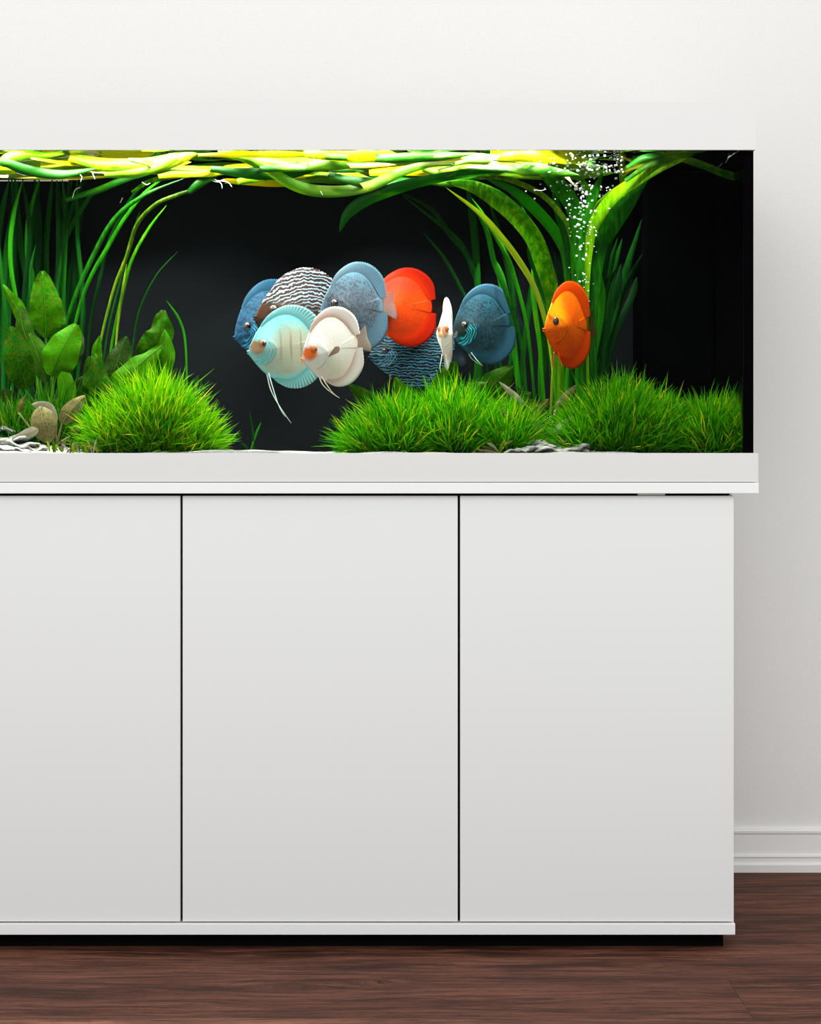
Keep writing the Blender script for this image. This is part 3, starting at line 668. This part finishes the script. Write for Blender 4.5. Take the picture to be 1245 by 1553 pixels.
tuft('round bright green grass tuft beside the olive leaved plant', [(234, .10, 74, .075, 98, 4600, 30, 52, 0.0), (296, .09, 36, .05, 52, 1000, 24, 42, .25), (170, .08, 40, .05, 62, 1100, 24, 44, -.2)], GRB, 1)
tuft('wide green grass tuft under the white front facing fish', [(600, .10, 62, .07, 68, 2600, 26, 44, -.15), (690, .13, 78, .09, 84, 3800, 26, 46, 0), (770, .11, 50, .07, 58, 1500, 26, 46, .15), (552, .08, 24, .045, 34, 600, 24, 42, -.5)], GR, 2)
tuft('tall green grass tuft below the orange fish', [(936, .11, 78, .08, 94, 4200, 26, 48, 0), (880, .09, 34, .05, 50, 900, 24, 46, -.4), (996, .10, 50, .06, 74, 1600, 26, 44, .1)], GR, 3)
tuft('low green grass tuft against the black end of the tank', [(1078, .09, 60, .07, 66, 2400, 24, 44, 0), (1124, .08, 42, .06, 62, 1500, 24, 42, 0)], GR, 4)
tuft('dark sparse grass tuft behind the olive leaved plant', [(74, .16, 54, .05, 74, 1000, 28, 50, 0), (16, .13, 50, .05, 58, 700, 26, 48, -.2)], GRD, 5)

# --- pale stones
stm = M('pale_grey_stone'); v = stm.obj()
f_ = stm.noise(stm.scale(v, (1, 1, 2.2)), 60, 5, 0.65)
stm = stm.done(stm.prin(stm.mix(stm.mr(f_, .3, .7), (0.045, 0.045, 0.04), (0.33, 0.33, 0.31)), 0.75, 0.2, stm.bump(f_, 0.6, 0.006)))
def stone(px, py, d, wpx, hpx, seed, label, group):
    rg = random.Random(seed); ph = [rg.uniform(0, 6) for _ in range(6)]
    c = P(px, py, d); rx, rz = wpx * S / 2, hpx * S / 2; ry = rx * rg.uniform(.5, .8)
    V, F = blob((0, 0, 0), rx, ry, rz, 26, 12, lambda q: 1 + .16 * math.sin(3 * q.x + ph[0]) + .12 * math.sin(5 * q.y + 4 * q.x + ph[1]) + .08 * math.sin(9 * q.x + 5 * q.y + ph[2]))
    V = [(c.x + x, max(c.y + y, .003), c.z + z + rz * (.9 * math.sin(x / rx * 2.4 + ph[3]) + .5 * math.sin(x / rx * 6 + y / ry * 2 + ph[4]))) for x, y, z in V]
    o = mesh('pale_stone', V, F, stm, None, True)
    return tag(o, label, 'stone', group)
LL, LR = 'flat wavy pale stone in the pile below the olive oval leaves', 'flat wavy white stone in the pile between the two wide grass tufts'
for k, a in enumerate([(8, 656, .10, 62, 9), (22, 664, .075, 70, 10), (-8, 669, .06, 40, 8), (30, 673, .05, 60, 10), (5, 680, .03, 56, 9), (52, 681, .03, 40, 9), (-16, 676, .045, 40, 8), (36, 684, .022, 36, 6)]):
    stone(*a, 50 + k, LL, 'pale stones beside the olive plant')
for k, a in enumerate([(800, 681, .03, 54, 8), (838, 684, .025, 64, 7), (866, 681, .035, 60, 9), (822, 676, .055, 46, 9), (852, 672, .07, 44, 11), (880, 677, .05, 40, 8), (784, 685, .02, 36, 5), (838, 678, .04, 30, 5), (892, 684, .025, 26, 6)]):
    stone(*a, 80 + k, LR, 'white stones between grass tufts')

# --- air bubbles
bm_ = M('bright_air_bubble'); g = bm_.n('ShaderNodeBsdfGlossy'); g.inputs['Roughness'].default_value = .15; g.inputs[0].default_value = (1, 1, 1, 1)
bm_ = bm_.done(bm_.shmix(0.45, bm_.prin((.95, .96, .97), .3, .8), g.outputs[0]))
rg = random.Random(21); parts = []
for k in range(760):
    u = rg.random()
    if u < .30: px, py, d = rg.uniform(745, 945), rg.uniform(232, 262), rg.uniform(.03, .22)
    elif u < .80:
        py = 250 + 110 * rg.random() ** 1.5; px = 886 - max(0, 310 - py) * .25 + rg.gauss(0, 1) * (11 + max(0, 330 - py) * .38); d = rg.uniform(.12, .22)
    else: py = rg.uniform(300, 480); px = 884 + rg.gauss(0, 13) * (1 - (py - 300) / 260); d = rg.uniform(.13, .2)
    ys = 645 - 419 * D / (D + d) + 3
    r = rg.choice([.9, 1.1, 1.4, 1.9, 2.5]) * S * (1 if py < 330 else .8)
    parts.append(blob(P(px, max(py, ys), d), r, r, r * rg.uniform(.7, 1), 7, 5))
V, F = join(parts)
tag(mesh('air_bubbles', V, F, bm_, None, True), 'stream of tiny white air bubbles rising through the strap leaves', 'bubbles', kind='stuff')

# ------------------------------------------------------------------ discus fish
OUT = [(-.505, -.055), (-.485, .0), (-.44, .09), (-.37, .20), (-.27, .312), (-.13, .405), (.03, .445), (.19, .42), (.33, .32), (.42, .19), (.475, .10), (.52, .075),
       (.52, -.075), (.475, -.10), (.42, -.20), (.33, -.33), (.19, -.43), (.02, -.46), (-.14, -.42), (-.28, -.335), (-.39, -.225), (-.47, -.125), (-.50, -.085)]
def outline(n):
    m = len(OUT); out = []
    for i in range(n):
        u = i / n * m; k = int(u); t = u - k
        a, b, c, d = (Vector((*OUT[(k + j - 1) % m], 0)) for j in range(4))
        q = 0.5 * ((2 * b) + (c - a) * t + (2 * a - 5 * b + 4 * c - d) * t * t + (3 * b - a - 3 * c + d) * t ** 3)
        out.append((q.x, q.y))
    return out
ON = 96; OL = outline(ON)
OANG = [math.atan2(z, x) for x, z in OL]
def thick(x, z):
    an = math.atan2(z, x)
    k = min(range(ON), key=lambda i: abs((OANG[i] - an + math.pi) % (2 * math.pi) - math.pi))
    r = math.hypot(*OL[k]); s = min(1, math.hypot(x, z) / r)
    T = .095 - .06 * max(0, x + .05) + .04 * math.exp(-((x + .22) / .16) ** 2 - ((z + .03) / .18) ** 2)
    y = T * (1 - s ** 1.9) ** 1.05 if s < 1 else 0.0
    g = math.hypot(x + .33, z + .06)                      # gill cover stands proud
    if x > -.36: y += .010 * math.exp(-((g - .165) / .018) ** 2) * (1 - s ** 6)
    return y
def body_vf():
    NR = 20; V, F = [], []
    cen = []
    for sgn in (-1, 1):
        st = len(V); V.append((0, sgn * thick(0, 0), 0))
        for j in range(1, NR if sgn > 0 else NR + 1):
            s = (j / NR) ** .8
            for x, z in OL: V.append((x * s, sgn * thick(x * s, z * s) if j < NR else 0.0, z * s))
        cen.append(st)
    a, b = cen
    def idx(side, j, i):
        i %= ON
        if j == NR: return a + 1 + (NR - 1) * ON + i
        return (a if side < 0 else b) + 1 + (j - 1) * ON + i
    for side in (-1, 1):
        c0 = a if side < 0 else b
        for i in range(ON):
            f = (c0, idx(side, 1, i), idx(side, 1, i + 1)); F.append(f if side < 0 else f[::-1])
            for j in range(1, NR):
                f = (idx(side, j, i), idx(side, j + 1, i), idx(side, j + 1, i + 1), idx(side, j, i + 1)); F.append(f if side < 0 else f[::-1])
    return V, F
def fin_vf(inner, outer, n=44, m=5, sway=.02, th=.012, jag=.005):
    a = spline([(x, 0, z) for x, z in inner], n); b = spline([(x, 0, z) for x, z in outer], n); V, F = [], []
    for side in (-1, 1):
        for i in range(n + 1):
            for j in range(m + 1):
                t = j / m; p = a[i].lerp(b[i], t)
                if j == m: p = a[i].lerp(b[i], 1 + (jag / max(.02, (b[i] - a[i]).length)) * (1 if i % 2 else -1))
                V.append((p.x, sway * t * t * math.sin(i / n * 5) + side * th * (1.15 - t) * (0.82 if i % 2 else 1.0), p.z))
    k = (n + 1) * (m + 1)
    for i in range(n):
        for j in range(m):
            q = i * (m + 1) + j; F.append((q, q + m + 1, q + m + 2, q + 1)); F.append((k + q, k + q + 1, k + q + m + 2, k + q + m + 1))
    for i in range(n):
        q = i * (m + 1) + m; F.append((q, q + m + 1, k + q + m + 1, k + q))
    return V, F
DIN = [(-.30, .26), (-.2, .33), (-.08, .39), (.05, .405), (.19, .38), (.32, .29), (.41, .165), (.47, .085)]
DOUT = [(-.31, .282), (-.21, .39), (-.08, .475), (.08, .53), (.25, .525), (.41, .455), (.535, .31), (.565, .095)]
AIN = [(-.13, -.39), (-.05, -.41), (.05, -.42), (.18, -.39), (.31, -.29), (.40, -.17), (.47, -.085)]
AOUT = [(-.15, -.425), (-.06, -.485), (.07, -.54), (.25, -.545), (.42, -.47), (.545, -.32), (.565, -.095)]
TIN = [(.49, .075), (.505, .035), (.51, 0), (.505, -.035), (.49, -.075)]
TOUT = [(.70, .185), (.725, .09), (.72, 0), (.725, -.09), (.70, -.185)]
def fmesh(name, vf, mt, parent):
    V, F = vf; me = bpy.data.meshes.new(name); me.from_pydata([tuple(v) for v in V], [], [tuple(f) for f in F]); me.update()
    me.polygons.foreach_set('use_smooth', [True] * len(me.polygons)); me.materials.append(mt)
    o = bpy.data.objects.new(name, me); col.objects.link(o); o.parent = parent; return o

def fish_mat(name, top, mid, low, face=None, pattern=None, line=None, gill=None, edge=None, bars=None, mott=.35, pat_z=(-9, -8), pat_scale=8.0, blotch=None, crown=None, flank=None):
    DKN = lambda c: tuple(q ** 1.25 * .66 for q in c) if c else c
    top, mid, low, face, line, gill, edge, bars, blotch, crown, flank = map(DKN, (top, mid, low, face, line, gill, edge, bars, blotch, crown, flank))
    m = M(name); v = m.obj(); x, y, z = m.xyz(v)
    nz = m.noise(v, 27, 4, .8); nb = m.noise(v, 5, 3)
    zz = m.mth('ADD', z, m.mth('MULTIPLY', m.mth('SUBTRACT', nb, .5), .22))
    c = m.mix(m.mr(zz, -.42, -.02), low, mid); c = m.mix(m.mr(zz, .05, .36), c, top)
    c = m.mix(m.mr(nz, .42, .62, 0, mott), c, tuple(q * .22 for q in mid))
    if crown:   # different colour over the forehead
        fx = m.mth('MULTIPLY', m.mr(x, -.02, -.3), m.mr(z, -.05, .12)); c = m.mix(fx, c, crown)
    if flank: c = m.mix(m.mr(m.mth('ADD', m.mth('POWER', m.mth('DIVIDE', m.mth('SUBTRACT', x, .12), .33), 2.0), m.mth('POWER', m.mth('DIVIDE', m.mth('ADD', z, .03), .30), 2.0)), 1.5, .0), c, flank)
    if bars:
        b = m.wave(v, 2.0, 'X', 1.2, 2, 1.5); b = m.mth('MULTIPLY', m.mth('MULTIPLY', m.mr(b, .80, 1.0, 0, .5), m.mr(m.mth('ABSOLUTE', z), .28, .05)), m.mr(x, -.14, -.05)); c = m.mix(b, c, bars)
    if pattern:
        if pattern == 'R':
            qx = m.mth('SUBTRACT', x, .22); qz = m.mth('ADD', z, .62)
            rr = m.mth('SQRT', m.mth('ADD', m.mth('MULTIPLY', qx, qx), m.mth('MULTIPLY', qz, qz)))
            wb = m.mth('MULTIPLY', m.noise(v, 11, 3, .6), .09)
            wv = m.wave(m.vec(m.mth('ADD', rr, wb), 0.0, 0.0), pat_scale, 'X')
        else: wv = m.wave(m.scale(v, (1, .4, 1)), pat_scale, pattern, 6.0, 2, 2.0)
        msk = m.mth('MULTIPLY', m.mr(zz, pat_z[0], pat_z[1]), m.mr(wv, .58, .80)); c = m.mix(msk, c, line)
    if blotch: c = m.mix(m.mr(m.noise(v, 7, 3, .6), .56, .72, 0, .8), c, blotch)
    if edge:
        r = m.mth('SQRT', m.mth('ADD', m.mth('MULTIPLY', x, x), m.mth('MULTIPLY', m.mth('MULTIPLY', z, z), 1.35)))
        c = m.mix(m.mr(r, .38, .5, 0, .8), c, edge)
    gx = m.mth('ADD', x, .335); gz = m.mth('ADD', z, .055)
    gd = m.mth('SQRT', m.mth('ADD', m.mth('MULTIPLY', gx, gx), m.mth('MULTIPLY', gz, gz)))
    hx = m.mth('ADD', x, .385); hz = m.mth('SUBTRACT', z, .0); hd = m.mth('SQRT', m.mth('ADD', m.mth('MULTIPLY', hx, hx), m.mth('MULTIPLY', hz, hz)))
    if face: c = m.mix(m.mr(m.mth('ADD', hd, m.mth('MULTIPLY', m.mth('SUBTRACT', nz, .5), .10)), .125, .06), c, face)
    if gill:
        wob = m.mth('MULTIPLY', m.noise(v, 9, 2), .12)
        wv = m.wave(m.vec(m.mth('ADD', m.mth('ADD', gd, wob), m.mth('MULTIPLY', x, .55)), 0.0, 0.0), 6.5, 'X')
        gm = m.mth('MULTIPLY', m.mth('MULTIPLY', m.mr(gd, .172, .160), m.mr(gd, .025, .04)), m.mth('MULTIPLY', m.mr(wv, .45, .75), m.mr(m.mth('SUBTRACT', m.mth('MULTIPLY', x, 1.1), z), -.36, -.26)))
        c = m.mix(gm, c, gill)
    dk = m.mth('MULTIPLY', m.mr(m.mth('ABSOLUTE', m.mth('SUBTRACT', gd, .178)), .012, .002, 0, .5), m.mr(x, -.34, -.26))
    c = m.mix(dk, c, tuple(q * .25 for q in mid))
    return m.done(m.prin(c, .5, .15, m.bump(m.noise(v, 70, 2), .12, .01)))
def fin_mat(name, c0, c1, ray, alpha=0.0, ctr=(0, 0), freq=120.0):
    c0, c1, ray = (tuple(q ** 1.25 * .56 for q in c) for c in (c0, c1, ray))
    m = M(name); v = m.obj(); x, y, z = m.xyz(v)
    an = m.mth('ARCTAN2', m.mth('SUBTRACT', z, ctr[1]), m.mth('SUBTRACT', x, ctr[0]))
    r = m.mth('SQRT', m.mth('ADD', m.mth('MULTIPLY', x, x), m.mth('MULTIPLY', z, z)))
    c = m.mix(m.mr(r, .40, .56), c0, c1)
    st = m.mth('SINE', m.mth('MULTIPLY', m.mth('ADD', an, m.mth('MULTIPLY', r, .35)), freq))
    c = m.mix(m.mth('MULTIPLY', m.mr(st, -.1, .7), m.mr(r, .44, .56, .05, .6)), c, ray)
    p = m.prin(c, .5, .12); t = m.n('ShaderNodeBsdfTransparent'); tl = m.n('ShaderNodeBsdfTranslucent'); m.put(tl.inputs[0], c)
    sh = m.shmix(.3, p, tl.outputs[0])
    return m.done(m.shmix(alpha, sh, t.outputs[0]))
PUP = plain('fish_pupil', (.004, .004, .005), .08, .7)
BV = body_vf(); DV = fin_vf(DIN, DOUT, 60); AV_ = fin_vf(AIN, AOUT, 60); TV = fin_vf(TIN, TOUT, 24, 5, .03, .006, .006)
def pect_vf(sgn, spread=.28):
    V, F = [], []; n, m = 10, 5; x0, z0 = -.155, -.10; y0 = thick(x0, z0) + .004
    for sd in (0, 1):
        for i in range(n + 1):
            a = R(12 + 34 * i / n)
            for j in range(m + 1):
                r = .012 + .20 * j / m * (.78 + .22 * math.sin(math.pi * i / n))
                V.append((x0 + r * math.cos(a), sgn * (y0 + r * spread + .002 * sd), z0 + r * math.sin(a)))
    k = (n + 1) * (m + 1)
    for i in range(n):
        for j in range(m):
            q = i * (m + 1) + j; F += [(q, q + 1, q + m + 2, q + m + 1), (k + q, k + q + m + 1, k + q + m + 2, k + q + 1)]
    return V, F
def flat_tube(pts, r0, r1):
    V, F = tube([Vector(p) for p in pts], r0, r1, 12, 6); return V, F
def discus(label, snout, d, unit, yaw, pitch, bm, fm, tm, iris, pelv=.3, psz=1.0, pdir=(.35, -1), hs=1.0, pect=True, roll=0, pcol=None, lipm=None, sway=0):
    R3 = (Matrix.Rotation(R(yaw), 3, 'Z') @ Matrix.Rotation(R(pitch), 3, 'Y') @ Matrix.Rotation(R(roll), 3, 'X'))
    sz = unit * S * (D + d) / D
    sn = R3 @ Vector((-.505 * sz, 0, -.055 * sz * hs)); tgt = P(snout[0], snout[1], d + sn.y)
    loc = Vector((tgt.x - sn.x, d, tgt.z - sn.z))
    t = bpy.data.objects.new('discus_fish', None); t.empty_display_size = .03; col.objects.link(t)
    t.location = loc; t.rotation_euler = R3.to_euler(); t.scale = (sz, sz, sz * hs)
    t['label'] = label; t['category'] = 'fish'; t['group'] = 'discus fish shoal in the aquarium'
    fmesh('body', BV, bm, t); fmesh('dorsal_fin', DV, fm, t); fmesh('anal_fin', AV_, fm, t); fmesh('tail_fin', TV, tm, t)
    for sgn in (-1, 1):
        ex, ez = -.305, .04; ey = thick(ex, ez)
        e = fmesh('eye', blob((ex, sgn * (ey - .014), ez), .056, .032, .056, 18, 12), iris, t)
        fmesh('pupil', blob((ex, sgn * (ey - .002), ez), .041 * psz, .027, .041 * psz, 14, 10), PUP, e)
        if pect: fmesh('pectoral_fin', pect_vf(sgn), tm, t)
        rx, rz = -.24, -.335; L = pelv
        fmesh('pelvic_fin', flat_tube([(rx, sgn * .025, rz), (rx + pdir[0] * L * .2, sgn * .04, rz + pdir[1] * L * .35), (rx + pdir[0] * L * (.55 + .12 * sgn), sgn * .06, rz + pdir[1] * L * .7), (rx + pdir[0] * L * (1 + .25 * sgn), sgn * .05, rz + pdir[1] * L * (1 + .07 * sgn))], .010, .0025), pcol or fm, t)
    lip = blob((-.503, 0, -.045), .018, .026, .013, 12, 8)
    lip2 = blob((-.499, 0, -.072), .017, .024, .012, 12, 8)
    fmesh('mouth', join([lip, lip2]), lipm or bm, t)
    return t
def iris_mat(name, c): return plain(name, c, .2, .6)
IO, IB, IR = iris_mat('iris_amber', (.35, .10, .03)), iris_mat('iris_dark', (.05, .035, .03)), iris_mat('iris_red', (.55, .12, .02))
# 1 blue one furthest left
bm = fish_mat('blue_scales', (.06, .18, .30), (.04, .15, .27), (.03, .11, .18), None, None, None, (.10, .42, .68), None, None, .85)
fm = fin_mat('blue_fin', (.05, .17, .29), (.08, .25, .40), (.03, .09, .18))
discus('deep blue discus fish half hidden behind the brown striped one', (355, 512), .36, 122, 38, -14, bm, fm, fin_mat('blue_tail', (.08, .2, .3), (.1, .3, .4), (.03, .1, .15), .4), IB, .1, pect=False)
# 2 brown with wavy white lines
bm = fish_mat('brown_wavy_scales', (.075, .040, .036), (.10, .055, .032), (.09, .05, .025), (.12, .05, .025), 'R', (.42, .54, .64), None, None, None, .3, (.07, .18), 8.5)
fm = bm
discus('brown discus fish with fine wavy white lines on its back', (386, 482), .275, 146, 36, 4, bm, fm, fin_mat('brown_tail', (.04, .03, .02), (.03, .03, .02), (.02, .015, .01), .4), IB, .2, pect=False)
# 3 turquoise
bm = fish_mat('turquoise_scales', (.34, .78, .78), (.50, .62, .56), (.50, .56, .47), (.45, .30, .18), None, None, (.08, .62, .70), (.25, .72, .76), (.16, .20, .19), .22, crown=(.48, .95, 1.0), flank=(.58, .58, .47))
fm = fin_mat('turquoise_fin', (.27, .68, .72), (.55, 1.0, 1.05), (.04, .14, .17), 0, (.0, .0), 80)
discus('pale turquoise discus fish with dark eye and long white feelers', (376, 534), .165, 117, 28, -3, bm, fm, fin_mat('turquoise_tail', (.2, .4, .4), (.3, .5, .5), (.1, .2, .2), .5), IO, .62, .95, (.42, -1), pcol=plain('feeler_white', (.62, .75, .75), .5), pect=False)
# 4 blue grey
bm = fish_mat('grey_blue_scales', (.16, .27, .36), (.16, .19, .24), (.13, .22, .30), None, None, None, None, (.18, .34, .46), None, .75)
fm = fin_mat('grey_blue_fin', (.18, .28, .36), (.22, .38, .50), (.12, .18, .24))
discus('grey blue discus fish between the brown striped and red ones', (485, 474), .265, 126, 42, -4, bm, fm, fin_mat('grey_tail', (.5, .36, .33), (.5, .38, .35), (.4, .3, .3), .4), IB, .2, pect=False)
# 5 white with orange face
bm = fish_mat('cream_white_scales', (1.1, 1.06, 1.04), (1.05, 1.0, .95), (1.0, .88, .78), (1.0, .26, .05), None, None, None, (1.05, .86, .80), None, .10, crown=(1.2, 1.2, 1.2))
fm = fin_mat('cream_white_fin', (.95, .68, .58), (1.25, 1.2, 1.2), (1.05, .92, .88))
discus('creamy white discus fish with orange face in front of the turquoise one', (458, 545), .085, 113, 42, -12, bm, fm, fin_mat('cream_tail', (.62, .40, .30), (.6, .48, .4), (.5, .36, .3), .3), IR, .34, .55, (.75, -1), pcol=plain('feeler_cream', (.85, .72, .62), .5), lipm=plain('lip_orange', (.8, .25, .04), .5))
# 6 red
bm = fish_mat('red_orange_scales', (.70, .045, .002), (.74, .095, .003), (.58, .055, .002), None, None, None, None, (.72, .06, .003), None, .3, blotch=(.35, .06, .006))
fm = fin_mat('red_orange_fin', (.85, .07, .002), (.72, .035, .002), (.35, .02, .002))
discus('plain red orange discus fish behind the grey blue one', (556, 472), .36, 111, 28, -2, bm, fm, fin_mat('red_tail', (.05, .02, .01), (.03, .015, .01), (.02, .01, .01), .5), IR, .1, pect=False)
# 7 dark striped
bm = fish_mat('dark_wavy_scales', (.012, .02, .03), (.012, .022, .03), (.010, .02, .026), None, 'Z', (.10, .27, .38), (.14, .32, .44), None, None, .2, (-9, -8), 6.5)
fm = bm
discus('dark discus fish with wavy blue lines under the red one', (559, 540), .41, 124, 12, 2, bm, fm, fin_mat('dark_tail', (.03, .05, .06), (.03, .06, .08), (.01, .02, .02), .3), IB, .1, hs=.74, pect=False)
# 8 white head on
bm = fish_mat('white_scales', (1.2, 1.2, 1.2), (1.1, 1.06, 1.04), (1.05, .92, .84), (.68, .40, .25), None, None, None, None, None, .12)
fm = fin_mat('white_fin', (1.2, 1.2, 1.2), (1.3, 1.3, 1.3), (.9, .9, .9))
discus('slim white discus fish seen head on', (669, 508), .22, 101, 80, 0, bm, fm, fin_mat('white_tail', (.5, .5, .5), (.5, .5, .5), (.3, .3, .3), .5), IR, .26, .7, (.1, -1), pcol=plain('feeler_pale', (.85, .78, .70), .5), lipm=plain('lip_amber', (.75, .33, .04), .5))
# 9 teal blue
bm = fish_mat('teal_scales', (.045, .175, .25), (.045, .12, .165), (.045, .12, .14), (.03, .06, .06), None, None, (.06, .62, .72), (.045, .19, .29), None, .85, blotch=(.07, .10, .10))
fm = fin_mat('teal_fin', (.05, .16, .24), (.12, .31, .46), (.025, .08, .13))
discus('teal blue discus fish with bright cyan gill lines beside the white head on one', (685, 508), .275, 113, 36, -10, bm, fm, fin_mat('teal_tail', (.03, .08, .09), (.03, .08, .1), (.02, .04, .05), .6), IB, .2, 1.0, (.9, -1), pcol=plain('feeler_blue', (.4, .6, .65), .5), pect=False)
# 10 orange
bm = fish_mat('orange_scales', (1.2, .27, .001), (1.25, .25, .001), (1.15, .13, .001), None, None, None, None, None, None, .25, crown=(1.35, .62, .001), blotch=(1.0, .09, .001))
fm = fin_mat('orange_fin', (1.1, .12, .001), (1.2, .20, .001), (.85, .07, .001))
discus('bright orange discus fish swimming alone among the strap leaves', (825, 500), .09, 123, 54, -3, bm, fm, fin_mat('orange_tail', (.3, .08, .01), (.2, .08, .02), (.1, .04, .01), .6), IB, .22, .8, (.2, -1), pcol=plain('feeler_red', (.75, .05, .01), .5), pect=False)
